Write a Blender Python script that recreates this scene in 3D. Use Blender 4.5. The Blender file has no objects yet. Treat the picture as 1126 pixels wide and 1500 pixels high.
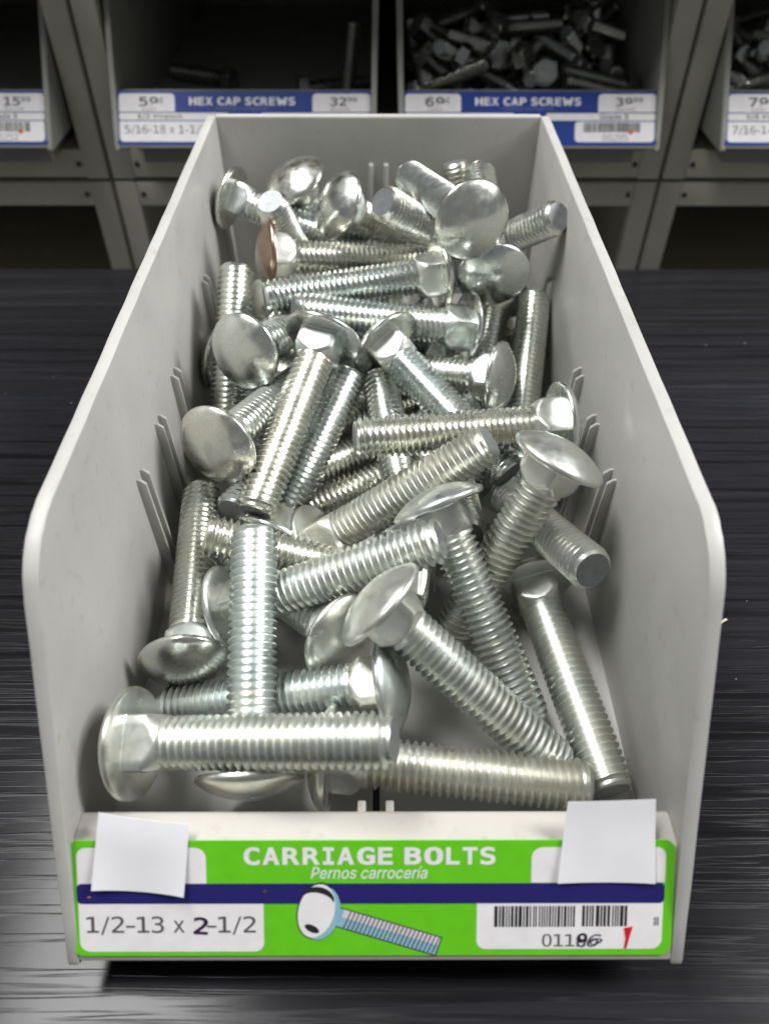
import bpy, bmesh, math, random
import numpy as np
from mathutils import Matrix, Vector, Quaternion
R_ = random.Random(7)
MM = 0.001
scene = bpy.context.scene
COL = scene.collection

# ------------------------------------------------------------------ camera
cam_d = bpy.data.cameras.new('camera')
cam = bpy.data.objects.new('camera', cam_d); COL.objects.link(cam)
RIGHT = Vector((0.999995, -0.002367, 0.001958)); DOWN = Vector((-0.000320, -0.714305, -0.699835)); FWD = Vector((0.003056, 0.699831, -0.714302))
m = Matrix((RIGHT, -DOWN, -FWD)).transposed().to_4x4()
m.translation = Vector((0, 0, 206*MM)); cam.matrix_world = m
cam_d.sensor_fit = 'VERTICAL'; cam_d.sensor_height = 36.0
cam_d.lens = 36.0*1130/1500
cam_d.clip_start = 0.01; cam_d.clip_end = 50
cam_d.dof.use_dof = True; cam_d.dof.focus_distance = 0.232; cam_d.dof.aperture_fstop = 11.0
scene.camera = cam
scene.view_settings.view_transform = 'Standard'; scene.view_settings.look = 'None'
scene.view_settings.exposure = 0.08; scene.view_settings.gamma = 1.0
# ------------------------------------------------------------------ light: shop ceiling tubes
world = bpy.data.worlds.new('World'); scene.world = world; world.use_nodes = True
bg = world.node_tree.nodes['Background']; bg.inputs[0].default_value = (0.98, 1.0, 1.0, 1); bg.inputs[1].default_value = 0.155
def lamp(name, loc, aim, sx, sy, power, col):
    d = bpy.data.lights.new(name, 'AREA'); d.shape = 'RECTANGLE'; d.size = sx; d.size_y = sy
    d.energy = power; d.color = col
    o = bpy.data.objects.new(name, d); COL.objects.link(o); o.location = loc
    o.rotation_euler = (Vector(aim)-Vector(loc)).to_track_quat('-Z', 'Y').to_euler()
lamp('ceiling_panel_lamp', (-0.66, 0.52, 1.70), (-0.66, 0.52, 0), 0.5, 1.1, 41, (1.0, 1.0, 0.985))
lamp('ceiling_panel_lamp', (1.85, 0.40, 1.75), (1.3, 0.40, 0), 0.5, 1.2, 72, (1.0, 0.995, 0.98))

# ------------------------------------------------------------------ materials
def new_mat(name):
    mt = bpy.data.materials.new(name); mt.use_nodes = True
    nt = mt.node_tree; return mt, nt, nt.nodes['Principled BSDF']
def node(nt, t, **kw):
    n = nt.nodes.new(t)
    for k, v in kw.items():
        if k in n.inputs: n.inputs[k].default_value = v
        else: setattr(n, k, v)
    return n
def ramp(nt, src, stops):
    r = nt.nodes.new('ShaderNodeValToRGB'); e = r.color_ramp.elements
    e[0].position, e[0].color = stops[0][0], (*stops[0][1], 1); e[1].position, e[1].color = stops[1][0], (*stops[1][1], 1)
    for p, c in stops[2:]:
        q = e.new(p); q.color = (*c, 1)
    nt.links.new(src, r.inputs[0]); return r
def g3(v): return (v, v, v)
def plain(name, col, rough=0.5, spec=0.5, var=0.0, scale=60, coat=0):
    mt, nt, b = new_mat(name)
    b.inputs['Roughness'].default_value = rough; b.inputs['Specular IOR Level'].default_value = spec
    tc = node(nt, 'ShaderNodeTexCoord')
    n = node(nt, 'ShaderNodeTexNoise', Scale=scale, Detail=5.0); nt.links.new(tc.outputs['Object'], n.inputs['Vector'])
    lo = tuple(max(0, c*(1-var)) for c in col); hi = tuple(min(1, c*(1+var)) for c in col)
    r = ramp(nt, n.outputs[0], [(0.3, lo), (0.7, hi)]); nt.links.new(r.outputs[0], b.inputs['Base Color'])
    return mt

def zinc(name, rough_lo, rough_hi, dusty=0.0, stain=False, dark=1.0):
    mt, nt, b = new_mat(name)
    b.inputs['Metallic'].default_value = 1.0 - dusty
    tc = node(nt, 'ShaderNodeTexCoord'); oi = node(nt, 'ShaderNodeObjectInfo')
    off = node(nt, 'ShaderNodeVectorMath', operation='SCALE'); nt.links.new(oi.outputs['Location'], off.inputs[0]); off.inputs['Scale'].default_value = 7.0
    add = node(nt, 'ShaderNodeVectorMath', operation='ADD'); nt.links.new(tc.outputs['Object'], add.inputs[0]); nt.links.new(off.outputs[0], add.inputs[1])
    n1 = node(nt, 'ShaderNodeTexNoise', Scale=90.0, Detail=6.0, Roughness=0.65); nt.links.new(add.outputs[0], n1.inputs['Vector'])
    n2 = node(nt, 'ShaderNodeTexNoise', Scale=240.0, Detail=4.0); nt.links.new(add.outputs[0], n2.inputs['Vector'])
    n3 = node(nt, 'ShaderNodeTexNoise', Scale=1800.0, Detail=3.0); nt.links.new(add.outputs[0], n3.inputs['Vector'])
    c1 = ramp(nt, n1.outputs[0], [(0.28, (0.63, 0.66, 0.645)), (0.5, (0.76, 0.77, 0.74)), (0.72, (0.79, 0.77, 0.695))])
    hue = node(nt, 'ShaderNodeMix', data_type='RGBA', blend_type='MULTIPLY'); hue.inputs['Factor'].default_value = 1.0
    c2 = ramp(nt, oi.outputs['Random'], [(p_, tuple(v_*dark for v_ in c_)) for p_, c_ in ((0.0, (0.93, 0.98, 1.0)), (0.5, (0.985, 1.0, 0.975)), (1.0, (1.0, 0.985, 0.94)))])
    nt.links.new(c1.outputs[0], hue.inputs['A']); nt.links.new(c2.outputs[0], hue.inputs['B'])
    out = hue.outputs['Result']
    if stain:
        sx = node(nt, 'ShaderNodeSeparateXYZ'); nt.links.new(tc.outputs['Object'], sx.inputs[0])
        ad = node(nt, 'ShaderNodeMath', operation='MULTIPLY_ADD'); nt.links.new(n2.outputs[0], ad.inputs[0]); ad.inputs[1].default_value = 0.004; nt.links.new(sx.outputs['X'], ad.inputs[2])
        mk_ = ramp(nt, ad.outputs[0], [(0.0030, g3(0)), (0.0075, g3(0.85))])
        mx = node(nt, 'ShaderNodeMix', data_type='RGBA'); nt.links.new(mk_.outputs[0], mx.inputs['Factor']); nt.links.new(out, mx.inputs['A'])
        mx.inputs['B'].default_value = (0.34, 0.21, 0.14, 1); out = mx.outputs['Result']
    nt.links.new(out, b.inputs['Base Color'])
    rr = node(nt, 'ShaderNodeMapRange'); nt.links.new(n2.outputs[0], rr.inputs['Value'])
    rr.inputs['From Min'].default_value = 0.3; rr.inputs['From Max'].default_value = 0.7
    rr.inputs['To Min'].default_value = rough_lo; rr.inputs['To Max'].default_value = rough_hi
    nt.links.new(rr.outputs[0], b.inputs['Roughness'])
    bp = node(nt, 'ShaderNodeBump', Strength=0.06, Distance=0.0001); nt.links.new(n1.outputs[0], bp.inputs['Height'])
    bp2 = node(nt, 'ShaderNodeBump', Strength=0.05, Distance=0.00003); nt.links.new(n3.outputs[0], bp2.inputs['Height'])
    nt.links.new(bp.outputs[0], bp2.inputs['Normal']); nt.links.new(bp2.outputs[0], b.inputs['Normal'])
    return mt

def plastic(name, col, rough=0.42):
    mt, nt, b = new_mat(name); b.inputs['Specular IOR Level'].default_value = 0.45
    tc = node(nt, 'ShaderNodeTexCoord')
    n = node(nt, 'ShaderNodeTexNoise', Scale=22.0, Detail=7.0, Roughness=0.6); nt.links.new(tc.outputs['Object'], n.inputs['Vector'])
    w = node(nt, 'ShaderNodeTexNoise', Scale=260.0, Detail=4.0); nt.links.new(tc.outputs['Object'], w.inputs['Vector'])
    mp = node(nt, 'ShaderNodeMapping'); mp.inputs['Scale'].default_value = (900, 25, 900); mp.inputs['Rotation'].default_value = (0.5, 0, 0)
    nt.links.new(tc.outputs['Object'], mp.inputs[0])
    sc = node(nt, 'ShaderNodeTexNoise', Scale=1.0, Detail=3.0); nt.links.new(mp.outputs[0], sc.inputs['Vector'])
    r = ramp(nt, n.outputs[0], [(0.3, tuple(c*0.86 for c in col)), (0.62, col)])
    gr = ramp(nt, w.outputs[0], [(0.24, (0.80, 0.76, 0.70)), (0.40, (1, 1, 1))])
    mx = node(nt, 'ShaderNodeMix', data_type='RGBA', blend_type='MULTIPLY'); mx.inputs['Factor'].default_value = 0.6
    nt.links.new(r.outputs[0], mx.inputs['A']); nt.links.new(gr.outputs[0], mx.inputs['B']); nt.links.new(mx.outputs['Result'], b.inputs['Base Color'])
    rg = node(nt, 'ShaderNodeMapRange'); nt.links.new(sc.outputs[0], rg.inputs['Value']); rg.inputs['To Min'].default_value = rough-0.12; rg.inputs['To Max'].default_value = rough+0.16
    nt.links.new(rg.outputs[0], b.inputs['Roughness'])
    bp = node(nt, 'ShaderNodeBump', Strength=0.12, Distance=0.0002); nt.links.new(w.outputs[0], bp.inputs['Height']); nt.links.new(bp.outputs[0], b.inputs['Normal'])
    return mt

def laminate():
    mt, nt, b = new_mat('black_woodgrain_laminate'); b.inputs['Specular IOR Level'].default_value = 0.20
    tc = node(nt, 'ShaderNodeTexCoord')
    wv = node(nt, 'ShaderNodeTexNoise', Scale=9.0, Detail=2.0); nt.links.new(tc.outputs['Object'], wv.inputs['Vector'])
    ad = node(nt, 'ShaderNodeVectorMath', operation='MULTIPLY_ADD'); nt.links.new(wv.outputs['Color'], ad.inputs[0]); ad.inputs[1].default_value = (0, 0.003, 0); nt.links.new(tc.outputs['Object'], ad.inputs[2])
    def st(sx, sy, det):
        mp = node(nt, 'ShaderNodeMapping'); mp.inputs['Scale'].default_value = (sx, sy, 1); nt.links.new(ad.outputs[0], mp.inputs[0])
        n = node(nt, 'ShaderNodeTexNoise', Scale=1.0, Detail=det, Roughness=0.6); nt.links.new(mp.outputs[0], n.inputs['Vector']); return n
    a = st(7, 300, 2.5); c = st(50, 1100, 3.0)
    pores = ramp(nt, a.outputs[0], [(0.455, g3(0)), (0.545, g3(0)), (0.50, g3(1))])
    pores2 = ramp(nt, c.outputs[0], [(0.36, g3(0)), (0.58, g3(1))])
    mul = node(nt, 'ShaderNodeMix', data_type='RGBA', blend_type='MULTIPLY'); mul.inputs['Factor'].default_value = 0.6
    nt.links.new(pores.outputs[0], mul.inputs['A']); nt.links.new(pores2.outputs[0], mul.inputs['B'])
    cr = ramp(nt, a.outputs[0], [(0.35, (0.008, 0.008, 0.010)), (0.65, (0.020, 0.020, 0.024))]); nt.links.new(cr.outputs[0], b.inputs['Base Color'])
    sp = node(nt, 'ShaderNodeTexNoise', Scale=55.0, Detail=6.0); nt.links.new(tc.outputs['Object'], sp.inputs['Vector'])
    r1 = node(nt, 'ShaderNodeMapRange'); nt.links.new(mul.outputs['Result'], r1.inputs['Value']); r1.inputs['To Min'].default_value = 0.17; r1.inputs['To Max'].default_value = 0.36
    nt.links.new(r1.outputs[0], b.inputs['Roughness'])
    bp0 = node(nt, 'ShaderNodeBump', Strength=0.16, Distance=0.00010); nt.links.new(c.outputs[0], bp0.inputs['Height'])
    bp = node(nt, 'ShaderNodeBump', Strength=0.32, Distance=0.00014); nt.links.new(mul.outputs['Result'], bp.inputs['Height']); nt.links.new(bp0.outputs[0], bp.inputs['Normal'])
    bp2 = node(nt, 'ShaderNodeBump', Strength=0.10, Distance=0.0003); nt.links.new(sp.outputs[0], bp2.inputs['Height']); nt.links.new(bp.outputs[0], bp2.inputs['Normal'])
    nt.links.new(bp2.outputs[0], b.inputs['Normal'])
    return mt

MZ = zinc('bright_zinc_plate', 0.20, 0.35, dusty=0.02)
MZD = zinc('dusty_zinc_plate', 0.28, 0.42, dusty=0.06)
MZH = zinc('zinc_plate_dome', 0.15, 0.36, dusty=0.03)
MZHD = zinc('dusty_zinc_dome', 0.25, 0.43, dusty=0.05)
MEND = plain('zinc_cut_end', (0.27, 0.285, 0.29), 0.55, 0.6, 0.12, 500); MEND.node_tree.nodes['Principled BSDF'].inputs['Metallic'].default_value = 0.85
MZN = zinc('zinc_plate_neck', 0.30, 0.46, dusty=0.05)
MZS = zinc('zinc_plate_brown_stain', 0.26, 0.40, stain=True)
MSC = zinc('shaded_zinc_screw', 0.16, 0.34, dark=0.55)  # zinc darkened in its colour for the shade inside the shelf bins
MBIN = plastic('grey_bin_plastic', (0.48, 0.472, 0.45))
MLIP = plastic('worn_lip_plastic', (0.47, 0.445, 0.41), 0.5)
MBIN_SHADED = plastic('shaded_bin_plastic', (0.33, 0.33, 0.30))  # same grey plastic, darkened to stand in for shade on the shelf
MLAM = laminate()
MSTEEL = plastic('painted_cabinet_steel', (0.60, 0.57, 0.48), 0.5)
MDARK = plain('dark_cabinet_inside', (0.02, 0.02, 0.02), 0.7)  # near-black back panels stand in for the shade inside the cabinets
MRIV = plain('dark_rivet_steel', (0.05, 0.05, 0.05), 0.4)
INK = {}
def ink(name, col, rough=0.45):
    if name not in INK: INK[name] = plain('print_'+name, col, rough, 0.4, 0.05, 220)
    return INK[name]
GREEN = ink('green', (0.13, 0.56, 0.012)); NAVY = ink('navy', (0.018, 0.014, 0.14)); WHITE = ink('white', (0.80, 0.78, 0.79))
BLUE = ink('blue', (0.008, 0.040, 0.25)); BLACK = ink('black', (0.02, 0.02, 0.025)); GREY = ink('grey_text', (0.09, 0.09, 0.10)); RED = ink('red', (0.65, 0.01, 0.02))
SKYB = ink('pale_blue', (0.26, 0.47, 0.58)); LILAC = ink('lilac', (0.64, 0.60, 0.65)); PEN = ink('pen', (0.035, 0.012, 0.05))
MPAPER = plain('white_paper', (0.76, 0.755, 0.785), 0.75, 0.25, 0.03, 90)

# ------------------------------------------------------------------ mesh helpers (all in mm)
def mesh(name, V, F, mat, smooth=None):
    me = bpy.data.meshes.new(name); me.from_pydata([(x*MM, y*MM, z*MM) for x, y, z in V], [], F); me.validate(); me.update()
    if mat: me.materials.append(mat)
    if smooth is not None:
        me.polygons.foreach_set('use_smooth', [True]*len(me.polygons)); me.set_sharp_from_angle(angle=math.radians(smooth))
    return me
def obj(name, me, parent=None, loc=(0, 0, 0)):
    o = bpy.data.objects.new(name, me); COL.objects.link(o); o.location = Vector(loc)*MM
    if parent: o.parent = parent
    return o
def empty(name, label, cat, loc=(0, 0, 0), group=None):
    o = bpy.data.objects.new(name, None); COL.objects.link(o); o.location = Vector(loc)*MM; o.empty_display_size = 0.01
    o['label'] = label; o['category'] = cat
    if group: o['group'] = group
    return o
def from_bm(name, bm, mat, smooth=None, bevel=0.0, seg=2):
    bmesh.ops.recalc_face_normals(bm, faces=bm.faces)
    if bevel:
        es = [e for e in bm.edges if len(e.link_faces) == 2 and e.calc_face_angle(0) > 0.6]
        bmesh.ops.bevel(bm, geom=es, offset=bevel, segments=seg, profile=0.5, affect='EDGES', clamp_overlap=True)
    for v in bm.verts: v.co *= MM
    me = bpy.data.meshes.new(name); bm.to_mesh(me); bm.free()
    me.materials.append(mat)
    me.polygons.foreach_set('use_smooth', [True]*len(me.polygons)); me.set_sharp_from_angle(angle=math.radians(smooth or 35))
    return me
def box_bm(bm, x0, x1, y0, y1, z0, z1):
    vs = [bm.verts.new(p) for p in ((x0,y0,z0),(x1,y0,z0),(x1,y1,z0),(x0,y1,z0),(x0,y0,z1),(x1,y0,z1),(x1,y1,z1),(x0,y1,z1))]
    for f in ((3,2,1,0),(4,5,6,7),(0,1,5,4),(1,2,6,5),(2,3,7,6),(3,0,4,7)): bm.faces.new([vs[i] for i in f])
    return vs
def box(name, x0, x1, y0, y1, z0, z1, mat, bevel=0.0):
    bm = bmesh.new(); box_bm(bm, x0, x1, y0, y1, z0, z1); return from_bm(name, bm, mat, bevel=bevel)
def lathe(name, prof, n, mat, smooth=30):
    V = []; F = []
    for r, z in prof:
        for k in range(n): a = 2*math.pi*k/n; V.append((r*math.cos(a), r*math.sin(a), z))
    for i in range(len(prof)-1):
        for k in range(n):
            F.append((i*n+k, i*n+(k+1) % n, (i+1)*n+(k+1) % n, (i+1)*n+k))
    if prof[-1][0] > 0: F.append(tuple((len(prof)-1)*n+k for k in range(n)))
    if prof[0][0] > 0: F.append(tuple(reversed(range(n))))
    return mesh(name, V, F, mat, smooth)

# ------------------------------------------------------------------ counter
top = obj('counter_top', box('counter_top', -750, 750, -320, 409, -40, -12, MLAM, 1.2)); top['kind'] = 'structure'
# ------------------------------------------------------------------ storage bin (local origin: centre of the width, same Y as the world, z = 0 underside)
DR = 0.030
def wt(z): return 2.8+1.0*z/86
def hw(z): return 75 - DR*(86-z)
def bin_profile():
    P = [(361.5, 0.0), (364.5, 82), (363.6, 84.8), (361, 86)]
    cx, cz, r = 121.9, 61.0, 25.0
    for k in range(13):
        a = math.radians(90+k*56.6/12.0); P.append((cx+r*math.cos(a), cz+r*math.sin(a)))
    P += [(51.6, 2.4), (51.2, 1.1), (52.2, 0.0)]
    return P
def side_wall(sx):
    P = bin_profile(); bm = bmesh.new()
    jit = random.Random(3 if sx > 0 else 5)
    # refine long edges so that nicks can be put on the rim
    Q = []
    for i, (y, z) in enumerate(P):
        y2, z2 = P[(i+1) % len(P)]; n = max(1, int(math.hypot(y2-y, z2-z)/9.0)) if z > 3 or z2 > 3 else 1
        for k in range(n):
            t = k/n; Q.append((y+(y2-y)*t, z+(z2-z)*t))
    n = len(Q); nrm = []
    for k in range(n):
        (ya, za), (yb, zb) = Q[k-1], Q[(k+1) % n]; d = Vector((yb-ya, zb-za)).normalized(); nrm.append(Vector((-d.y, d.x)))
    wob = [jit.uniform(-.16, .16) if z > 8 else 0 for y, z in Q]
    loops = []
    for s_, x_in, ins in ((0, 0, .55), (0, .16, .16), (0, .55, 0), (1, -.55, 0), (1, -.16, .16), (1, 0, .55)):
        loops.append([bm.verts.new((sx*(hw(z)-x_in-s_*wt(z)), y+nr.x*(ins+w), z+nr.y*(ins+w))) for (y, z), nr, w in zip(Q, nrm, wob)])
    for A_, B_ in zip(loops[:-1], loops[1:]):
        for k in range(n): bm.faces.new((A_[k], A_[(k+1) % n], B_[(k+1) % n], B_[k]))
    bm.faces.new(loops[0]); bm.faces.new(loops[-1])
    return from_bm('side_wall', bm, MBIN)
def prism_x(prof, x0f, x1f, mat, name, bevel=0.5, nx=1):
    bm = bmesh.new(); cols = []
    for k in range(nx+1):
        t = k/nx; cols.append([bm.verts.new((x0f(z)*(1-t)+x1f(z)*t, y, z)) for y, z in prof])
    n = len(prof)
    for a, b in zip(cols[:-1], cols[1:]):
        for k in range(n): bm.faces.new((a[k], a[(k+1) % n], b[(k+1) % n], b[k]))
    bm.faces.new(cols[0]); bm.faces.new(cols[-1])
    return from_bm(name, bm, mat, bevel=bevel)
BIN_MESH = {}
def build_bin_meshes():
    inn = lambda z: hw(z)-wt(z)
    BIN_MESH['side'] = (side_wall(-1), side_wall(1))
    BIN_MESH['back'] = prism_x([(358.3, 3), (360.9, 3), (364.0, 85.0), (363.2, 86.0), (361.2, 86.0), (360.6, 85.2)], lambda z: -inn(z)-.05, lambda z: inn(z)+.05, MBIN, 'back_wall', 0.3)
    BIN_MESH['floor'] = prism_x([(77.8, 0.1), (361.2, 0.1), (361.2, 3), (77.8, 3)], lambda z: -inn(z)-.05, lambda z: inn(z)+.05, MBIN, 'floor_panel', 0)
    BIN_MESH['lip'] = prism_x([(51.6, 2.2), (53.0, 0.9), (77.5, 1.0), (78.6, 22.8), (77.6, 24.2), (69.75, 24.65)], lambda z: -inn(z)-.05, lambda z: inn(z)+.05, MLIP, 'front_lip', 0.6, 6)
    BIN_MESH['base'] = prism_x([(68, -12), (340, -12), (340, 0.05), (68, 0.05)], lambda z: -62, lambda z: 64, MBIN, 'base', 0)
    # divider ribs: a tapered bar standing on a side wall
    def rib(sx):
        bm = bmesh.new(); z0, z1 = 3.0, 50.5
        pts = []
        for z, w, d in ((z0, 0.8, 3.4), (z1-1.6, 0.72, 2.6), (z1, 0.5, 1.0)):
            x = inn(z); pts.append([bm.verts.new((sx*xx, yy, z)) for xx, yy in ((x+.2, -w), (x+.2, w), (x-d, w*.8), (x-d, -w*.8))])
        for a, b in zip(pts[:-1], pts[1:]):
            for k in range(4): bm.faces.new((a[k], a[(k+1) % 4], b[(k+1) % 4], b[k]))
        bm.faces.new(pts[0]); bm.faces.new(pts[-1])
        return from_bm('divider_rib', bm, MBIN, bevel=0.15)
    BIN_MESH['rib'] = (rib(-1), rib(1))
    BIN_MESH['brib'] = box('divider_rib', -1.0, 1.0, 357.2, 361, 3, 66, MBIN, 0.4)
    BIN_MESH['frib'] = box('divider_rib', -1.0, 1.0, 77.6, 81.4, 3, 22.6, MLIP, 0.3)
    BIN_MESH['slot'] = box('floor_slot', -0.9, 0.9, 82, 357, 2.9, 3.12, MDARK)
build_bin_meshes()
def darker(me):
    c = me.copy(); c.materials.clear(); c.materials.append(MBIN_SHADED); return c
BIN_SHADED = {'side': tuple(darker(q) for q in BIN_MESH['side']), 'back': darker(BIN_MESH['back']), 'floor': darker(BIN_MESH['floor']), 'lip': darker(BIN_MESH['lip']), 'base': darker(BIN_MESH['base'])}
RIB_Y = (168, 194, 220, 284, 339)
def make_bin(label, loc, group=None, full=True):
    b = empty('storage_bin', label, 'bin', loc, group); BM_ = BIN_MESH if full else BIN_SHADED
    for s in BM_['side']: obj('side_wall', s, b)
    obj('back_wall', BM_['back'], b); obj('floor_panel', BM_['floor'], b); obj('front_lip', BM_['lip'], b); obj('base', BM_['base'], b)
    if full:
        for k in (0, 1):
            for y in RIB_Y:
                for d in (-2.3, 2.3): obj('divider_rib', BIN_MESH['rib'][k], b, (0, y+d, 0))
        for d in (-3.4, 3.4):
            obj('divider_rib', BIN_MESH['brib'], b, (d, 0, 0)); obj('divider_rib', BIN_MESH['frib'], b, (d, 0, 0))
        obj('floor_slot', BIN_MESH['slot'], b)
    return b

# ------------------------------------------------------------------ label printing (local u across, v up the sloping lip, w out of it; mm)
def rrect(x0, y0, x1, y1, r=(1, 1, 1, 1)):      # radii: bl, br, tr, tl
    if not isinstance(r, tuple): r = (r,)*4
    P = []
    for (cx, cy, a0), q in zip(((x0, y0, 180), (x1, y0, 270), (x1, y1, 0), (x0, y1, 90)), r):
        ccx = cx+(q if cx == x0 else -q); ccy = cy+(q if cy == y0 else -q)
        if q == 0: P.append((cx, cy)); continue
        for k in range(7):
            a = math.radians(a0+k*15); P.append((ccx+q*math.cos(a), ccy+q*math.sin(a)))
    return P
def flat(name, polys, w, mat, parent):
    V = []; F = []
    for P in polys:
        F.append(tuple(range(len(V), len(V)+len(P)))); V += [(x, y, w) for x, y in P]
    return obj(name, mesh(name, V, F, mat), parent)
import os
BFONT = bpy.data.fonts.load('<builtin>')
def font(fn):                       # fonts that ship inside Blender itself; the built-in one if missing
    try:
        q = os.path.join(bpy.utils.resource_path('LOCAL'), 'datafiles', 'fonts', fn)
        return bpy.data.fonts.load(q) if os.path.exists(q) else BFONT
    except Exception: return BFONT
MONO, SANS = font('DejaVuSansMono.woff2'), font('Inter.woff2')
WB = dict(zip('CARIGEBOLTSHXPW -/', (.724, .776, .782, .546, .811, .683, .762, .85, .637, .682, .711, .837, .764, .733, 1.128, .342, .48, .69)))
def glyphs(s, fnt, bold, shear, spacing=1.0):
    c = bpy.data.curves.new('txt', 'FONT'); c.body = s; c.font = fnt; c.size = 1.0; c.offset = bold; c.shear = shear; c.space_character = spacing
    c.resolution_u = 3
    t = bpy.data.objects.new('txt', c); COL.objects.link(t)
    dg = bpy.context.evaluated_depsgraph_get(); me = bpy.data.meshes.new_from_object(t.evaluated_get(dg))
    n = len(me.vertices); co = np.zeros(n*3, dtype=np.float32); me.vertices.foreach_get('co', co); co = co.reshape(-1, 3).copy()
    F = [tuple(q.vertices) for q in me.polygons]
    bpy.data.objects.remove(t); bpy.data.curves.remove(c); bpy.data.meshes.remove(me)
    return co, F
def text(name, s, x0, x1, y0, y1, w, mat, parent, bold=0.0, shear=0.0, rot=0.0, spacing=1.0):
    if any(ch.islower() and ch != 'x' for ch in s): co, F = glyphs(s, SANS, bold, shear, spacing)
    else:                            # wide screen-type letters: each glyph stretched to its own advance
        co = np.zeros((0, 3), dtype=np.float32); F = []; x = 0.0
        for ch in s:
            adv = WB.get(ch, .66) if bold > .02 else {'/': .46, '-': .46, ' ': .30, 'x': .60}.get(ch, .64 if ch.isdigit() else WB.get(ch, .66)*.9)
            if ch != ' ':
                g, f = glyphs('O' if ch == '0' else ch, MONO, bold, shear)
                lo, hi = g[:, 0].min(), g[:, 0].max(); sb = .055 if ch not in '-/' else .03
                g[:, 0] = (g[:, 0]-lo)/(hi-lo)*(adv-2*sb)+sb+x; F += [tuple(i+len(co) for i in q) for q in f]; co = np.vstack([co, g])
            x += adv
    mn, mx = co.min(0), co.max(0)
    co[:, 0] = x0+(co[:, 0]-mn[0])/(mx[0]-mn[0])*(x1-x0); co[:, 1] = y0+(co[:, 1]-mn[1])/(mx[1]-mn[1])*(y1-y0); co[:, 2] = w
    if rot:
        cx, cy = (x0+x1)/2, (y0+y1)/2; ca, sa = math.cos(rot), math.sin(rot)
        dx, dy = co[:, 0]-cx, co[:, 1]-cy; co[:, 0] = cx+dx*ca-dy*sa; co[:, 1] = cy+dx*sa+dy*ca
    return obj(name, mesh(name, [tuple(map(float, q)) for q in co], F, mat), parent)
def bars(x0, x1, y0, y1, seed, n=44):
    r = random.Random(seed); P = []; x = 0.0; seq = []
    for k in range(n):
        b = r.choice((1, 1, 1.4, 2, 2.6)); g = r.choice((0.8, 1, 1, 1.6)); seq.append((x, x+b)); x += b+g
    s = (x1-x0)/seq[-1][1]
    return [[(x0+a*s, y0), (x0+b*s, y0), (x0+b*s, y1), (x0+a*s, y1)] for a, b in seq]
SLOPE = math.atan2(20, 16.2)
def label_card(parent, name, mat, x0, x1, y0, y1):
    me = mesh(name, [], [], None)
    bm = bmesh.new(); P = rrect(x0, y0, x1, y1, 2.6)
    bt = [bm.verts.new((x, y, 0.05)) for x, y in P]; tp = [bm.verts.new((x, y, 0.30)) for x, y in P]; n = len(P)
    bm.faces.new(bt); bm.faces.new(tp)
    for k in range(n): bm.faces.new((bt[k], bt[(k+1) % n], tp[(k+1) % n], tp[k]))
    o = obj(name, from_bm(name, bm, mat), parent, (0, 53, 4))
    o.rotation_euler = (SLOPE, 0, 0)
    return o
W1, W2, W3, W4 = 0.34, 0.38, 0.42, 0.46

def ell(cx, cy, a, b, rot, n=28, a0=0, a1=360):
    P = []
    for k in range(n):
        t = math.radians(a0+(a1-a0)*k/(n if a1-a0 == 360 else n-1)); x, y = a*math.cos(t), b*math.sin(t)
        P.append((cx+x*math.cos(rot)-y*math.sin(rot), cy+x*math.sin(rot)+y*math.cos(rot)))
    return P
def bolt_print(c, hx, hy, sc, tx, ty, dw=0.0):
    """printed picture of a carriage bolt: head at (hx, hy), shank end at (tx, ty)"""
    d = Vector((tx-hx, ty-hy)); L = d.length; d.normalize(); n = Vector((-d.y, d.x)); r = 2.25*sc
    pt = lambda s, q: (hx+d.x*s+n.x*q, hy+d.y*s+n.y*q)
    flat('printed_outline', [[pt(4.0*sc, -r*1.12), pt(L+.3, -r*1.12), pt(L+.3, r*1.12), pt(4.0*sc, r*1.12)], ell(hx, hy, 4.6*sc, 7.2*sc, math.radians(-14))], W1+.01+dw, BLACK, c)
    flat('printed_shank', [[pt(3*sc, -r), pt(L, -r), pt(L, r), pt(3*sc, r)]], W2+dw, SKYB, c)
    flat('printed_shine', [[pt(6*sc, r*.1), pt(L, r*.1), pt(L, r), pt(6*sc, r)]], W3-.02+dw, LILAC, c)
    k = 7.0*sc; P = []
    while k < L-.3:
        P.append([pt(k, -r), pt(k+.3*sc, -r), pt(k+.8*sc, r), pt(k+.5*sc, r)]); k += 0.98*sc
    flat('printed_thread', P, W3+dw, GREY, c)
    flat('printed_neck', [ell(hx+1.0*sc, hy-.6*sc, 4.3*sc, 6.7*sc, math.radians(-14))], W4-.02+dw, SKYB, c)
    flat('printed_head', [ell(hx-.1*sc, hy, 4.2*sc, 6.8*sc, math.radians(-14))], W4+dw, WHITE, c)
    # black crescent reflections
    o1 = ell(hx+.4*sc, hy+3.1*sc, 3.7*sc, 2.9*sc, math.radians(-14), 16, 10, 170); o2 = ell(hx+.3*sc, hy+2.6*sc, 3.6*sc, 1.9*sc, math.radians(-14), 16, 170, 10)
    o3 = ell(hx-1.2*sc, hy-4.4*sc, 1.9*sc, .9*sc, math.radians(-28), 10)
    flat('printed_reflection', [o1+o2, o3], W4+.03+dw, BLACK, c)

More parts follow.
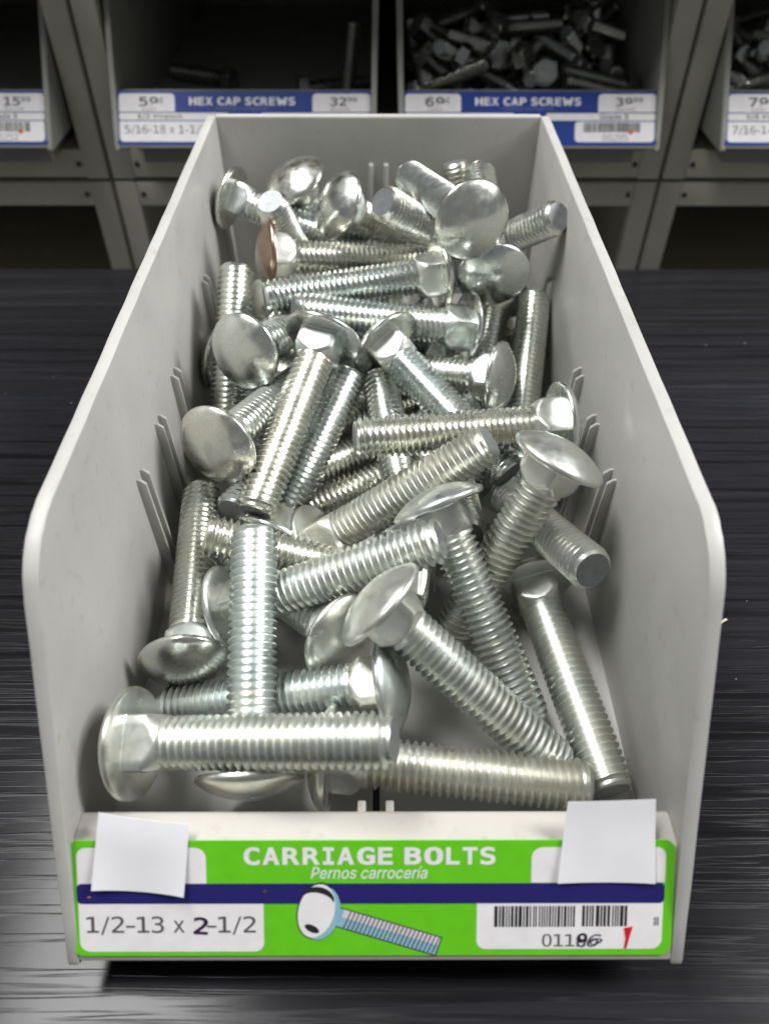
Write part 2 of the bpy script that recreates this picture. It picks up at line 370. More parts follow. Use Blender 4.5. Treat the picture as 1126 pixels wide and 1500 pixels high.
def green_label(b):
    c = label_card(b, 'label_card', GREEN, -70.9, 69.3, -0.6, 28.0)
    for P_ in ([rrect(-69.0, 17.2, -39.1, 26.3, (0, 0, 2.6, 2.2)), rrect(36.1, 17.6, 67.2, 26.3, (0, 0, 2.2, 2.6)),
                         rrect(-69.0, 0.5, -26, 12.6, (2.4, 2.2, 0, 0)), rrect(23.6, 1.0, 67.0, 13.2, (2.2, 2.4, 0, 0))]): flat('white_field', [P_], W1, WHITE, c)
    flat('navy_stripe', [rrect(-69.2, 12.5, 67.2, 17.5, 1.1)], W2, NAVY, c)
    text('title_text', 'CARRIAGE BOLTS', -30.4, 27.8, 22.0, 26.4, W1, WHITE, c, bold=0.028, spacing=1.04)
    text('subtitle_text', 'Pernos carrocería', -15, 12.1, 18.6, 21.6, W1, WHITE, c, shear=0.25, bold=0.006)
    text('size_text', '1/2-13 x   -1/2', -67.3, -27.9, 4.8, 9.4, W2, GREY, c, bold=0.004)
    text('handwritten_digit', '2', -42.3, -39.0, 4.9, 9.2, W3, PEN, c, bold=0.016, rot=-0.06)
    flat('barcode', bars(27.7, 46.5, 6.6, 11.8, 5, 26)+bars(48.2, 58.7, 6.7, 11.9, 9, 13), W2, BLACK, c)
    text('code_text', '011', 39.0, 46.6, 1.6, 4.8, W2, GREY, c)
    text('handwritten_code', '9', 46.9, 49.6, 1.5, 5.0, W3, PEN, c, bold=0.016, shear=.2, rot=.1)
    text('handwritten_code', '8', 47.2, 49.4, 1.6, 4.9, W3+.03, PEN, c, bold=0.0, shear=-.1, rot=-.3)
    text('handwritten_code', '6', 49.6, 52.6, 1.5, 4.9, W3, GREY, c, bold=0.0, shear=.3, rot=-.15)
    text('handwritten_code', '0', 50.2, 52.9, 1.9, 4.0, W3+.03, PEN, c, bold=0.0, shear=.5, rot=-.35)
    flat('red_pen_mark', [[(58.0, 6.3), (60.1, 6.7), (59.6, 4.8), (58.8, 1.2), (58.2, 1.2), (58.5, 3.6)]], W3, RED, c)
    text('tiny_code', '8', 64.9, 66.2, 6.9, 7.9, W2, GREY, c, bold=0.01); text('tiny_code', '8', 64.9, 66.2, 8.0, 9.0, W2, GREY, c, bold=0.01)
    bolt_print(c, -13.6, 10.7, 1.0, 14.6, 1.75)
    BROWN = ink('brown_smudge', (0.10, 0.065, 0.04))
    flat('smudge', [ell(-25.6, 15.6, .55, .3, .6, 10)], W3, BROWN, c); flat('smudge', [ell(-66.4, 14.2, .5, .16, .2, 10)], W3, ink('tan_smudge', (.4, .3, .2)), c)
    return c

def blue_label(b, price_each, price_box, wrench, size, grade, code, seed, dot=True):
    c = label_card(b, 'label_card', BLUE, -71.4, 71.4, -1.0, 27.6)
    for P_ in ([rrect(-69.2, 16.6, -38.4, 26.2, (0, 0, 2.4, 2.0)), rrect(37.6, 16.6, 69.6, 26.2, (0, 0, 2.0, 2.4)),
                         rrect(-69.2, 12.2, -9, 16.0, .9), rrect(9, 12.2, 69.6, 16.0, .9),
                         rrect(-69.2, 0.8, -18, 11.6, (2.2, 2.0, 0, 0)), rrect(25, 0.8, 69.2, 11.6, (2.2, 2.2, 0.6, 2.0))]): flat('white_field', [P_], W1, WHITE, c)
    text('title_text', 'HEX CAP SCREWS', -30.5, 28, 20.0, 24.3, W1, WHITE, c, bold=0.028, spacing=1.04)
    text('subtitle_text', 'Cabeza hexagonal', -15.5, 13, 17.1, 19.4, W1, ink('faded_blue', (0.16, 0.22, 0.42)), c, shear=.25)
    text('price_text', price_each, -58, -47.5, 19.4, 24.4, W2, GREY, c, bold=0.02); text('price_text', '¢', -47.0, -44.6, 20.8, 24.4, W2, GREY, c)
    text('unit_text', 'EACH', -56.6, -49, 17.3, 18.5, W2, GREY, c)
    text('price_text', price_box[0], 47.5, 56.4, 19.6, 24.2, W2, GREY, c, bold=0.02); text('price_text', price_box[1], 56.9, 62, 21.8, 24.3, W2, GREY, c, bold=.01)
    text('unit_text', 'Box/100', 48, 58, 17.2, 18.8, W2, GREY, c)
    text('wrench_text', wrench, -59, -34.5, 12.7, 15.5, W2, GREY, c, bold=0.014)
    text('size_text', size, -66.5, -66.5+3.02*len(size), 4.6, 9.4, W2, GREY, c)
    text('grade_text', grade, 38.5, 54.5, 12.8, 15.6, W2, GREY, c, bold=0.014)
    flat('barcode', bars(30, 61, 6.0, 11.0, seed, 38), W2, BLACK, c)
    text('code_text', code, 40.3, 54.6, 1.4, 5.0, W2, ink('pale_text', (0.30, 0.30, 0.31)), c)
    if dot: flat('red_dot', [ell(56.0, 5.9, 1.1, 1.1, 0, 16)], W3, RED, c)
    bolt_print(c, -6, 7, .55, 14.5, 2.6)
    return c

# ------------------------------------------------------------------ the bin of carriage bolts
X0 = -1.6
bin0 = make_bin('open grey plastic bin with a green label, filled with carriage bolts', (X0, 0, 0))
card = green_label(bin0)

# ------------------------------------------------------------------ carriage bolts
PITCH = 2.06
def thread_mesh(name, z0, z1, pitch, r_root, r_crest, nseg, mat, chamfer=2.0, runout=1.5):
    ph = ((0.0, r_root), (0.07, r_root), (0.45, r_crest), (0.58, r_crest))
    nt = int((z1-z0)/pitch)+2; rows = []
    for k in range(-1, nt+1):
        for p, r in ph: rows.append(((k+p)*pitch, r))
    V = []; F = []
    for zz, r in rows:
        for s in range(nseg):
            z = z0+zz+pitch*s/nseg; rr = r
            if z < z0+runout: rr = max(rr, r_crest*.985) if z < z0+.4 else rr+(r_crest-rr)*(1-(z-z0)/runout)*.9
            lim = r_root-.15+max(0, z1-z)*(r_crest-r_root+.4)/chamfer
            rr = min(rr, lim); z = min(max(z, z0), z1); rr = min(rr, r_root-.15) if z >= z1 else rr
            a = 2*math.pi*s/nseg; V.append((rr*math.cos(a), rr*math.sin(a), z))
    n = nseg; R = len(rows)
    for i in range(R-1):
        for s in range(n-1): F.append((i*n+s, i*n+s+1, (i+1)*n+s+1, (i+1)*n+s))
        # seam: last column meets the first column one pitch (4 rows) further on
        j = i+4
        if j+1 < R: F.append((i*n+n-1, j*n, (j+1)*n, (i+1)*n+n-1))
    # end cap
    c = len(V); V.append((0, 0, z1-.12)); ring = []
    for s in range(nseg*2):
        a = 2*math.pi*s/(nseg*2); ring.append(len(V)); V.append(((r_root-.2)*math.cos(a), (r_root-.2)*math.sin(a), z1-.02))
    for s in range(len(ring)): F.append((ring[s], ring[(s+1) % len(ring)], c))
    me = mesh(name, V, F, mat, 24); me.materials.append(MEND); q = len(me.polygons)
    for k in range(q-2*nseg, q): me.polygons[k].material_index = 1
    return me
def head_mesh(mat, seed):
    r = random.Random(seed); prof = [(5.5, 0.02), (7.5, 0.0), (12.6, 0.0), (13.45, -0.25), (13.75, -0.9), (13.7, -1.5), (13.3, -2.1)]
    Rs = (13.3**2+4.35**2)/(2*4.35)
    for k in range(1, 13):
        rr = 13.3*(1-k/12); prof.append((rr, -2.1-(math.sqrt(Rs*Rs-rr*rr)-(Rs-4.35))))
    n = 56; V = []; F = []
    for (rad, z) in prof[:-1]:
        for k in range(n):
            a = 2*math.pi*k/n; q = rad*(1+.004*math.sin(2*a+seed)+.003*math.sin(5*a+seed*2)); V.append((q*math.cos(a), q*math.sin(a), z))
    for i in range(len(prof)-2):
        for k in range(n): F.append((i*n+(k+1) % n, i*n+k, (i+1)*n+k, (i+1)*n+(k+1) % n))
    V.append((0, 0, prof[-1][1])); c = len(V)-1; b = (len(prof)-2)*n
    for k in range(n): F.append((b+(k+1) % n, b+k, c))
    F.append(tuple(range(n)))
    return mesh('head', V, F, mat, 40)
def neck_mesh(mat):
    V = []; F = []; n = 48
    zs = [-0.1, 0.25, 1.5, 3, 4.2, 5.0, 5.6, 6.2, 6.8, 7.4, 8.0, 8.6]
    for z in zs:
        for k in range(n):
            a = 2*math.pi*k/n; c, s = abs(math.cos(a)), abs(math.sin(a))
            sq = 6.75/max(c, s); sq = min(sq, 8.95)
            if z < .2: sq *= 1.04
            lim = 9.7-(z-4.6)*0.86 if z > 4.6 else 99
            rr = max(min(sq, lim), 6.2 if z > 8.2 else 6.4); V.append((rr*math.cos(a), rr*math.sin(a), z))
    for i in range(len(zs)-1):
        for k in range(n): F.append((i*n+k, i*n+(k+1) % n, (i+1)*n+(k+1) % n, (i+1)*n+k))
    F.append(tuple(reversed(range(n)))); F.append(tuple((len(zs)-1)*n+k for k in range(n)))
    return mesh('square_neck', V, F, mat, 28)
HEADS = [head_mesh(MZH, s) for s in range(4)]; HEAD_ST = head_mesh(MZS, 9)
HEADS_D = [head_mesh(MZHD, s+20) for s in range(4)]; NECK = neck_mesh(MZN); SHANK = thread_mesh('threaded_shank', 8.4, 65.5, PITCH, 5.25, 6.55, 36, MZ)
SHANK_D = SHANK.copy(); SHANK_D.materials[0] = MZD
DUSTY = {26, 27, 29, 30, 31, 33, 34, 35, 38, 39, 40, 41}      # handled least: the ones at the front are dull with dust
def place(o, a, u, roll):              # local +Z along the shank, local +X turned to the light, then rolled
    z = Vector(u).normalized(); up = Vector((0, -0.55, 1)); x = up-z*up.dot(z)
    if x.length < 1e-3: x = Vector((1, 0, 0))
    x.normalize(); y = z.cross(x)
    q = Matrix((x, y, z)).transposed().to_quaternion()
    o.rotation_mode = 'QUATERNION'; o.rotation_quaternion = q @ Quaternion((0, 0, 1), roll)
    o.location = Vector(a)*MM
BOLTS = [
    (1, (-64.25, 331.38, 62.03), (0.9200, -0.3162, -0.2314), 0.40, 'carriage bolt wedged head-up in the back corner beside the size-panel side wall'),
    (2, (-36.89, 331.06, 69.10), (0.3926, 0.2580, -0.8828), 1.33, 'carriage bolt with shiny dome tilted against the back wall, second from the size-panel corner'),
    (3, (-29.24, 324.37, 19.28), (-0.2168, -0.4351, 0.8739), 1.20, 'carriage bolt standing tip-up behind the brown-stained bolt head'),
    (4, (-17.05, 309.75, 68.31), (0.7283, 0.4066, -0.5516), 0.40, 'carriage bolt with a big bright oval dome beside the ribs on the back wall'),
    (5, (39.69, 317.52, 43.01), (-0.6030, -0.5301, 0.5961), 0.78, 'carriage bolt with its flat tip raised between two domed heads near the back wall'),
    (7, (31.05, 262.50, 84.64), (-0.3057, 0.9395, -0.1546), 0.71, 'carriage bolt with a full round dome facing outward, its shank reaching the back wall'),
    (8, (46.63, 330.59, 10.16), (-0.2300, 0.2195, 0.9481), 1.02, 'carriage bolt tip poking up at the back wall behind the full round dome'),
    (9, (32.97, 320.47, 38.44), (0.5026, -0.6199, 0.6027), 1.24, 'carriage bolt leaning tip-up on the barcode side wall near the back corner'),
    (10, (41.57, 266.28, 62.28), (-0.0076, 0.9848, 0.1733), 0.15, 'carriage bolt with its dome touching just under the full round dome near the back'),
    (11, (-42.80, 282.21, 60.69), (0.9609, 0.2281, -0.1570), 0.10, 'carriage bolt with a brown-stained dome, lying level near the back'),
    (12, (20.49, 269.47, 59.93), (-0.9644, -0.2644, -0.0018), 0.62, 'carriage bolt lying level right in front of the brown-stained bolt, head the other way'),
    (13, (30.90, 254.82, 45.80), (-0.9535, -0.1949, 0.2297), 0.50, 'carriage bolt lying across the pile with its tip touching under the second level bolt'),
    (14, (-46.09, 276.46, 38.74), (0.8338, 0.5378, -0.1248), 1.20, 'carriage bolt mostly buried, bright dome edge showing under two level bolts'),
    (15, (-57.66, 219.15, 21.12), (0.0444, 0.7701, 0.6364), 0.00, 'carriage bolt standing tip-up against the size-panel side wall behind a round matt dome'),
    (16, (-46.58, 225.66, 54.78), (0.4668, 0.8564, -0.2205), 0.70, 'carriage bolt with a large round matt grey dome near the size-panel side wall'),
    (17, (-20.42, 226.91, 58.78), (-0.2988, -0.8616, -0.4104), 0.10, 'long slanting carriage bolt with raised flared head and bright square neck, beside its parallel twin'),
    (18, (-64.66, 261.93, 27.88), (0.9499, -0.2889, -0.1196), 0.36, 'carriage bolt with shaded underside of its head tucked behind the round matt grey dome'),
    (19, (-51.56, 186.92, 46.00), (0.3941, 0.9001, -0.1858), 1.48, 'carriage bolt whose grey dome rests by the wall ribs of the size-panel side'),
    (20, (-35.44, 173.68, 18.56), (0.3638, 0.8516, 0.3773), 1.42, 'carriage bolt lying parallel to the long slanting bolt, tip beside the raised flared head'),
    (21, (2.08, 234.43, 51.29), (0.5986, -0.7605, -0.2518), 0.30, 'carriage bolt with tilted head and square neck showing, shank running under the crosswise bolt'),
    (22, (56.06, 193.33, 48.86), (-0.9865, -0.1583, 0.0407), 0.20, 'crosswise carriage bolt in mid pile, head by the ribs of the barcode side wall'),
    (23, (41.71, 232.30, 38.46), (-0.8909, 0.4137, -0.1874), 0.10, 'carriage bolt with a smooth grey dome turned to the barcode side wall, mid pile'),
    (24, (48.43, 291.57, 37.09), (-0.2288, -0.9196, -0.3193), 0.00, 'carriage bolt pointing down behind the smooth grey dome turned to the barcode side'),
    (25, (51.77, 224.33, 17.41), (0.1623, 0.9077, 0.3869), 0.60, 'carriage bolt standing along the barcode side wall, tip up'),
    (26, (49.03, 161.43, 61.33), (-0.4443, -0.3175, -0.8378), 0.60, 'carriage bolt with wide tilted dome over its square neck by the barcode side ribs'),
    (27, (40.33, 195.27, 18.40), (0.2702, -0.8870, 0.3745), 0.66, 'carriage bolt with its round flat tip raised against the barcode side wall'),
    (29, (-19.36, 170.67, 18.26), (0.7796, 0.0289, 0.6256), 0.30, 'carriage bolt slanting up with its tip lying on the crosswise mid-pile bolt'),
    (30, (16.54, 155.35, 48.84), (0.3826, -0.6824, -0.6228), 0.35, 'carriage bolt under a thin-edged dome, pointing down to the bin floor beside the diagonal bolt'),
    (31, (-43.58, 138.38, 24.18), (0.9091, 0.0437, 0.4142), 0.69, 'carriage bolt slanting up from behind the upright-pointing bolt, tip under the thin-edged dome'),
    (32, (23.27, 220.30, 22.93), (0.0278, -0.9795, 0.1997), 0.78, 'shadowed carriage bolt buried in the gap below the slanting bolts'),
    (33, (-33.19, 88.87, 21.15), (-0.0434, 0.9212, 0.3866), 0.37, 'upright-pointing carriage bolt crossed at its head end by the front level bolt'),
    (34, (-60.61, 93.02, 29.22), (0.9687, -0.1078, 0.2235), -0.05, 'carriage bolt lying level behind the green label with square neck and head exposed'),
    (35, (0.84, 111.71, 26.68), (-0.9630, 0.0292, -0.2678), 0.15, 'carriage bolt lying flat on the bin floor behind the front level bolt'),
    (36, (-55.15, 124.03, 19.61), (-0.0898, 0.9940, 0.0617), 0.20, 'carriage bolt along the size-panel side wall with its dome down on the floor'),
    (37, (9.39, 152.32, 16.47), (-0.9460, 0.0566, 0.3192), 0.45, 'carriage bolt with its sawtooth tip passing behind the upright-pointing bolt'),
    (38, (-11.57, 128.76, 24.68), (-0.6734, 0.7015, -0.2335), 0.03, 'carriage bolt with smooth dome low in the pile under the diagonal bolt head'),
    (39, (0.11, 121.42, 47.49), (0.7228, -0.3838, -0.5747), 0.45, 'diagonal carriage bolt with tilted dome, its tip down on the bin floor'),
    (40, (47.59, 152.80, 16.71), (0.1846, -0.9790, -0.0868), 0.15, 'carriage bolt lying on the floor along the barcode side wall, square neck showing'),
    (41, (-12.77, 93.99, 19.22), (0.9938, -0.1106, -0.0088), 1.01, 'carriage bolt lying along the front lip, partly under the front level bolt'),
    (42, (21.61, 211.89, 19.59), (-0.9115, -0.3862, -0.1419), 0.29, 'dim carriage bolt on the bin floor under the two parallel slanting bolts'),
    (43, (30.14, 240.11, 16.31), (-0.8415, -0.5387, 0.0417), 1.56, 'dim carriage bolt deep under the tip of the crosswise bolt'),
    (44, (10.09, 172.29, 19.54), (-0.1769, 0.9394, 0.2937), 1.35, 'carriage bolt slanting under the crosswise bolt, tip beside the tilted square-necked head'),
    (45, (-25.57, 236.23, 16.92), (-0.3567, -0.9239, 0.1385), 0.19, 'buried carriage bolt showing only threads under the tip of the long slanting bolt'),
    (101, (-56.48, 246.41, 13.46), (0.8253, 0.5645, -0.0164), 0.52, 'carriage bolt in the bottom layer, glimpsed only through gaps in the bolt pile'),
    (102, (30.38, 239.78, 18.17), (-0.8448, -0.5350, -0.0034), 1.13, 'carriage bolt in the bottom layer, glimpsed only through gaps in the bolt pile'),
    (106, (-37.89, 269.04, 34.10), (0.8198, -0.5711, 0.0426), 1.12, 'carriage bolt in the bottom layer, glimpsed only through gaps in the bolt pile'),
    (107, (9.76, 278.69, 40.11), (0.8421, 0.2701, -0.4669), 1.47, 'carriage bolt in the bottom layer, glimpsed only through gaps in the bolt pile'),
    (108, (38.27, 288.49, 16.84), (-0.9856, 0.1289, -0.1097), 0.66, 'carriage bolt in the bottom layer, glimpsed only through gaps in the bolt pile'),
    (109, (6.17, 294.52, 27.01), (-0.0743, -0.9490, -0.3063), 1.30, 'carriage bolt in the bottom layer, glimpsed only through gaps in the bolt pile'),
    (110, (60.80, 209.62, 24.77), (-0.8752, -0.4208, -0.2386), 1.05, 'carriage bolt in the bottom layer, glimpsed only through gaps in the bolt pile'),
    (112, (21.65, 260.44, 16.14), (0.1203, 0.9894, -0.0817), 0.48, 'carriage bolt in the bottom layer, glimpsed only through gaps in the bolt pile'),
    (113, (22.85, 250.20, 18.54), (-0.8226, -0.5370, 0.1871), 0.92, 'carriage bolt in the bottom layer, glimpsed only through gaps in the bolt pile'),
]
for i, (bid, a, u, roll, lab) in enumerate(BOLTS):
    e = empty('carriage_bolt', lab, 'bolt', group='carriage bolts in the green-labelled bin'); place(e, a, u, roll)
    dust = bid in DUSTY
    obj('head', HEAD_ST if bid == 11 else (HEADS_D if dust else HEADS)[i % 4], e); obj('square_neck', NECK, e); obj('threaded_shank', SHANK_D if dust else SHANK, e)

# ------------------------------------------------------------------ paper stickers on the label
def sticker(label, corners, bend, lift, seed):
    # corners in the label's u, v: tl, tr, br, bl ; curved sheet with thickness
    tl, tr, br, bl = [Vector(c) for c in corners]; nx, ny = 8, 10; th = 0.12; r = random.Random(seed)
    base = Vector((X0, 53, 4)); ev = Vector((0, math.cos(SLOPE), math.sin(SLOPE))); ew = Vector((0, -math.sin(SLOPE), math.cos(SLOPE)))
    V = []; F = []
    for side in (0, 1):
        for j in range(ny+1):
            for i in range(nx+1):
                s, t = i/nx, j/ny
                p = (bl*(1-s)+br*s)*(1-t)+(tl*(1-s)+tr*s)*t
                w = 0.55+side*th+lift[0]*(1-t)**2*abs(2*s-1)**2+lift[1]*max(0, t-.55)**2*4+bend*math.sin(s*math.pi)*(.3+.7*t)
                q = base+Vector((p.x, 0, 0))+ev*p.y+ew*w; V.append(tuple(q))
    m_ = (nx+1)*(ny+1)
    for j in range(ny):
        for i in range(nx):
            a = j*(nx+1)+i; F.append((a, a+nx+1, a+nx+2, a+1)); F.append((m_+a, m_+a+1, m_+a+nx+2, m_+a+nx+1))
    rim = [i for i in range(nx+1)]+[j*(nx+1)+nx for j in range(1, ny+1)]+[ny*(nx+1)+i for i in range(nx-1, -1, -1)]+[j*(nx+1) for j in range(ny-1, 0, -1)]
    for k in range(len(rim)): a, b = rim[k], rim[(k+1) % len(rim)]; F.append((a, b, m_+b, m_+a))
    o = obj('paper_sticker', mesh('paper_sticker', V, F, MPAPER, 40)); o['label'] = label; o['category'] = 'sticker'; o['group'] = 'blank paper stickers on the green label'
sticker('blank white paper sticker curling above the handwritten size panel of the green label', [(-63.4, 34.8), (-42.7, 31.9), (-44.1, 15.0), (-65.3, 16.7)], .5, (1.2, -.6), 1)
sticker('blank white paper sticker standing above the barcode of the green label', [(44.0, 37.6), (64.1, 38.2), (64.7, 17.8), (42.1, 17.9)], .2, (.6, .3), 2)

# ------------------------------------------------------------------ the cabinets behind
SX = -166.0, 171.0
YF = 478.0
CAB = {}
def cabinet(label, x0, x1, z0, z1):
    e = empty('steel_cabinet', label, 'cabinet', ((x0+x1)/2, YF, z0), 'grey steel bin cabinets'); w = (x1-x0)/2-1.4; h = z1-z0; pw = 13.0; d = 330
    key = (round(w, 1), round(h, 1))
    if key not in CAB:
        c = {}
        def post():
            bm = bmesh.new(); P = [(-w, 0), (-w+pw, 0), (-w+pw, 9), (-w+pw-1.5, 9), (-w+pw-1.5, 1.6), (-w+1.6, 1.6), (-w+1.6, 30), (-w, 30)]
            lo = [bm.verts.new((x, y, 0)) for x, y in P]; hi = [bm.verts.new((x, y, h)) for x, y in P]; n = len(P)
            bm.faces.new(lo); bm.faces.new(hi)
            for k in range(n): bm.faces.new((lo[k], lo[(k+1) % n], hi[(k+1) % n], hi[k]))
            return from_bm('post', bm, MSTEEL, bevel=.35)
        c['post'] = post()
        mir = c['post'].copy(); bm = bmesh.new(); bm.from_mesh(mir); bmesh.ops.scale(bm, vec=(-1, 1, 1), verts=bm.verts); bmesh.ops.reverse_faces(bm, faces=bm.faces); bm.to_mesh(mir); bm.free(); c['post2'] = mir
        c['bottom_rail'] = box('bottom_rail', -w+pw+.1, w-pw-.1, 0.5, 2.4, 0.6, 17, MSTEEL, .4)
        c['top_rail'] = box('top_rail', -w+pw+.1, w-pw-.1, 0.5, 2.4, h-15, h-.6, MSTEEL, .4)
        c['shelf_panel'] = box('shelf_panel', -w+2, w-2, 2.6, d, 14.8, 16.2, MSTEEL, .3)
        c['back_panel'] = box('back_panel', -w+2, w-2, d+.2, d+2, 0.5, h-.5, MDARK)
        c['top_panel'] = box('top_panel', -w+2, w-2, 2.6, d, h-2.2, h-.4, MSTEEL)
        c['side_panel'] = box('side_panel', -w+.1, -w+1.5, 30.2, d, .5, h-.5, MSTEEL)
        c['rivet'] = lathe('rivet', [(1.7, 0), (1.6, .35), (1.1, .6), (0.01, .7)], 14, MRIV, 40)
        CAB[key] = c
    c = CAB[key]
    obj('post', c['post'], e); obj('post', c['post2'], e)
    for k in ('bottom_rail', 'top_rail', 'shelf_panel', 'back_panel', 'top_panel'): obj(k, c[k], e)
    obj('side_panel', c['side_panel'], e); s = obj('side_panel', c['side_panel'], e, (2*w-1.6, 0, 0))
    for sx in (-1, 1):
        for z in (8.5, h-8):
            r = obj('rivet', c['rivet'], e, (sx*(w-pw*.55-9), .5, z)); r.rotation_euler = (math.pi/2, 0, 0)
ZS = 9.6
W_ = SX[1]-SX[0]
for (x0, x1, n) in ((SX[0]-W_, SX[0], 'holding the fifteen-dollar bin'), (SX[0], SX[1], 'holding the fifty-nine and sixty-nine cent bins'), (SX[1], SX[1]+W_, 'holding the seventy-nine cent bin')):
    cabinet('grey steel bin cabinet '+n, x0, x1, ZS+1, ZS+150)
    cabinet('unseen steel cabinet added for shade over the one '+n, x0, x1, ZS+151, ZS+300)  # out of view, added to block ceiling light from the shelf below
    cabinet('dark open steel cabinet under the one '+n, x0, x1, ZS-150, ZS-1)
SHZ = ZS+29.2
bins = []
for x, lab in ((-256, 'shelf bin with blue label priced fifteen dollars a box'), (-76, 'nearly empty shelf bin with blue label priced fifty-nine cents'), (82, 'shelf bin of hex screws with blue label priced sixty-nine cents'), (261, 'shelf bin of hex screws with blue label priced seventy-nine cents')):
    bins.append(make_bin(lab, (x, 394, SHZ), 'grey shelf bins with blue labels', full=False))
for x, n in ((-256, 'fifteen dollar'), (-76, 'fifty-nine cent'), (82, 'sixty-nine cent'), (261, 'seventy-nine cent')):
    make_bin('unseen shelf bin added to shade the '+n+' bin', (x, 394, SHZ+150), 'unseen shelf bins added for shade in the upper row', full=False)  # unseen upper row, added so its fronts shade the labels below
blue_label(bins[0], '49', ('15', '99'), '1/2 Wrench', '1/4-20 x 1-1/2', 'Grade 5', '00252', 21)
blue_label(bins[1], '59', ('32', '99'), '1/2 Wrench', '5/16-18 x 1-1/2', 'Grade 5', '00264', 22)
blue_label(bins[2], '69', ('39', '99'), '1/2 Wrench', '5/16-18 x 2', 'Grade 5', '00295', 23)
blue_label(bins[3], '79', ('42', '99'), '5/8 Wrench', '7/16-14 x 1', 'Grade 5', '00310', 24)

# ------------------------------------------------------------------ hex cap screws in the shelf bins
def hex_head():
    V = []; F = []; n = 24
    for z, mode in ((0, 0), (-5.4, 0), (-6.1, 1), (-6.2, 2)):
        for k in range(n):
            a = 2*math.pi*k/n; b = (a % (math.pi/3))-math.pi/6; hx = 6.8/math.cos(b)
            rr = hx if mode == 0 else (min(hx, 7.0)*.97 if mode == 1 else 6.1); V.append((rr*math.cos(a), rr*math.sin(a), z))
    for i in range(3):
        for k in range(n): F.append((i*n+(k+1) % n, i*n+k, (i+1)*n+k, (i+1)*n+(k+1) % n))
    F.append(tuple(range(n))); F.append(tuple(reversed([3*n+k for k in range(n)])))
    return mesh('hex_head', V, F, MSC, 25)
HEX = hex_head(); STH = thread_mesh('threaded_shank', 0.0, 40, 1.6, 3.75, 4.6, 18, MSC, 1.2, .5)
SCREWS = [
    ((-57.7, 125.5, 41.2), (0.754, 0.203, -0.625), 3),
    ((30.8, 174.2, 31.3), (0.262, -0.965, -0.018), 1),
    ((59.4, 103.2, 18.7), (-0.953, -0.180, 0.243), 1),
    ((4.1, 133.9, 39.4), (0.632, -0.749, -0.200), 1),
    ((-60.4, 138.2, 20.5), (-0.095, 0.952, 0.292), 1),
    ((-33.9, 96.6, 33.5), (0.857, -0.283, -0.431), 3),
    ((41.4, 132.7, 56.3), (0.234, 0.670, -0.704), 1),
    ((-22.3, 146.1, 48.2), (-0.719, 0.576, -0.390), 3),
    ((-11.7, 174.4, 25.7), (-0.961, 0.076, 0.267), 1),
    ((-52.1, 147.1, 37.4), (0.776, -0.597, -0.203), 3),
    ((-36.7, 117.8, 28.0), (-0.351, -0.850, 0.393), 3),
    ((14.2, 100.8, 12.7), (0.144, 0.989, -0.026), 1),
    ((-28.2, 106.0, 12.4), (-0.370, 0.920, -0.132), 1),
    ((9.8, 88.4, 30.1), (0.134, 0.978, -0.162), 1),
    ((-14.3, 106.9, 46.4), (0.889, 0.454, -0.056), 1),
    ((8.2, 121.7, 21.0), (-0.172, -0.973, 0.155), 1),
    ((36.5, 127.0, 44.4), (0.727, 0.615, -0.306), 1),
    ((-4.9, 91.1, 36.3), (-0.749, 0.537, -0.387), 1),
    ((59.8, 96.3, 15.1), (-0.944, -0.210, 0.255), 1),
    ((-3.7, 118.3, 23.5), (0.208, -0.882, -0.422), 1),
    ((-55.3, 99.5, 33.6), (0.766, -0.250, -0.592), 3),
    ((60.3, 130.0, 14.6), (0.069, 0.982, -0.176), 1),
    ((44.8, 136.2, 19.0), (-0.527, -0.575, 0.626), 1),
    ((-59.9, 124.2, 25.4), (0.123, -0.989, -0.088), 3),
    ((-59.9, 88.5, 19.6), (0.920, -0.072, 0.385), 3),
    ((7.4, 164.9, 35.2), (-0.995, 0.097, -0.004), 3),
    ((-18.1, 95.4, 15.8), (0.692, 0.452, 0.563), 1),
    ((33.9, 164.2, 21.5), (0.806, 0.339, 0.486), 1),
    ((-18.8, 90.2, 39.1), (-0.544, 0.839, -0.014), 3),
    ((-12.9, 122.8, 45.3), (0.749, 0.658, -0.080), 1),
    ((-25.6, 146.6, 36.6), (-0.363, 0.820, -0.442), 3),
    ((6.5, 152.8, 27.8), (0.535, -0.844, -0.037), 1),
    ((41.2, 124.6, 31.3), (-0.489, 0.624, -0.610), 1),
    ((-60.5, 174.5, 14.8), (0.982, 0.013, -0.188), 1),
    ((42.0, 132.9, 15.2), (-0.566, -0.812, 0.140), 1),
    ((-33.7, 89.8, 16.9), (-0.479, 0.827, 0.294), 1),
    ((59.6, 157.6, 25.7), (-0.203, -0.979, -0.015), 1),
    ((30.4, 143.1, 44.7), (-0.327, 0.809, -0.489), 1),
    ((-8.0, 138.5, 35.4), (0.078, -0.994, 0.073), 1),
    ((-59.7, 126.2, 10.5), (-0.086, 0.993, -0.077), 1),
    ((12.4, 140.9, 26.4), (0.606, -0.796, 0.006), 1),
]
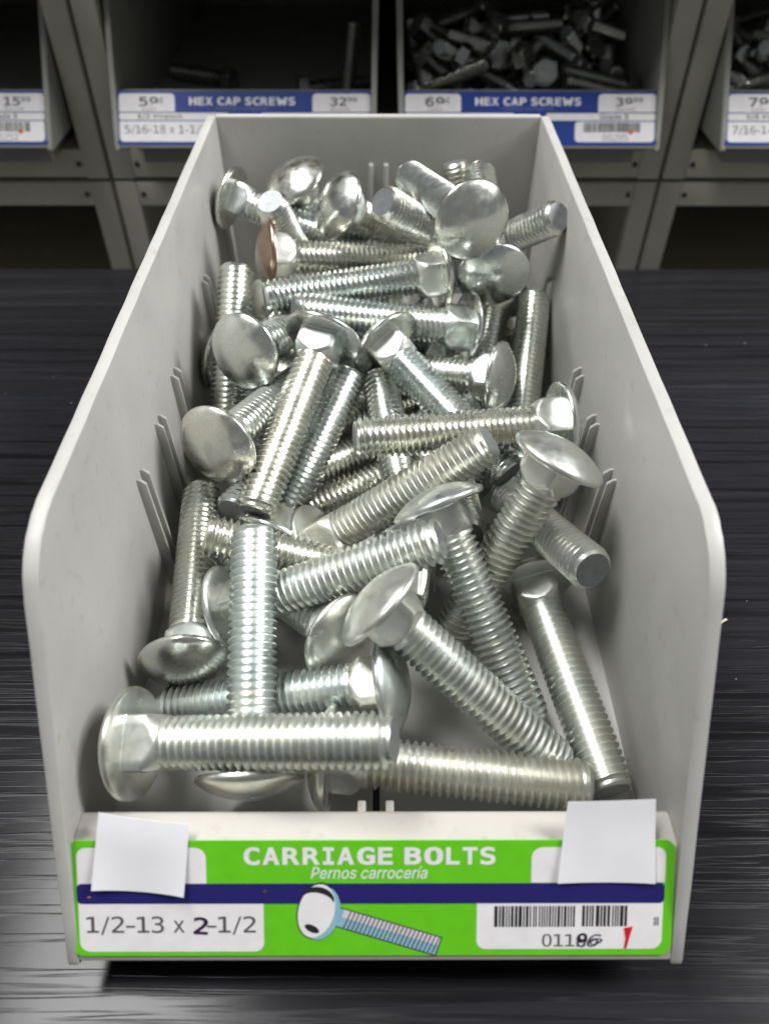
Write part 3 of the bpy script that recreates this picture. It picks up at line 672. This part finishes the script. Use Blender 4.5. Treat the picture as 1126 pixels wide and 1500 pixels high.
def put_screw(a, u, off, lab, grp):
    e = empty('hex_cap_screw', lab, 'screw', group=grp); place(e, (a[0]+off[0], a[1]+off[1], a[2]+off[2]), u, R_.uniform(0, 6))
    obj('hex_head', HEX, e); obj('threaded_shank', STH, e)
for a, u, vis in SCREWS:
    if vis & 1: put_screw(a, u, (82, 394, SHZ), 'zinc hex cap screw in the pile inside the sixty-nine cent bin', 'hex screws in the sixty-nine cent bin')
for a, u, vis in SCREWS:
    if vis & 2: put_screw(a, u, (261, 394, SHZ), 'zinc hex cap screw in the pile inside the seventy-nine cent bin', 'hex screws in the seventy-nine cent bin')
for a, u in (((-24, 150, 8.4), (-.9, .4, 0)), ((55, 104, 9.8), (.12, .35, .92)), ((30, 130, 8.4), (.9, .3, 0))):
    put_screw(a, u, (-76, 394, SHZ), 'leftover hex cap screw lying loose in the fifty-nine cent bin', 'loose screws in the fifty-nine cent bin')

# ------------------------------------------------------------------ crumbs on the counter
r = random.Random(12); bm = bmesh.new()
def crumb(x, y, l, w, h, a):
    vs = box_bm(bm, -l, l, -w, w, -11.98, h-12)
    for v in vs:
        X, Y = v.co.x*(1+r.uniform(-.3, .3)), v.co.y*(1+r.uniform(-.3, .3)); v.co.x = x+X*math.cos(a)-Y*math.sin(a); v.co.y = y+X*math.sin(a)+Y*math.cos(a)
for k in range(60):
    sx = r.choice((-1, 1, 1)); x = sx*r.uniform(82, 230); y = r.uniform(60, 380); crumb(x, y, r.uniform(.1, .4), r.uniform(.08, .2), r.uniform(.08, .25), r.uniform(0, 3))
o = obj('dust_crumbs', from_bm('dust_crumbs', bm, plain('pale_dust', (.42, .40, .36), .9))); o['kind'] = 'stuff'; o['label'] = 'pale dust crumbs scattered on the black counter'; o['category'] = 'dust'
bm = bmesh.new()
for (x, y, l, w, a) in ((118, 160, 1.7, .45, .55),): crumb(x, y, l, w, .5, a)
o = obj('wood_splinter', from_bm('wood_splinter', bm, plain('pale_wood', (.55, .52, .36), .8), bevel=.08)); o['label'] = 'tiny pale splinter on the black counter beside the bin wall'; o['category'] = 'splinter'
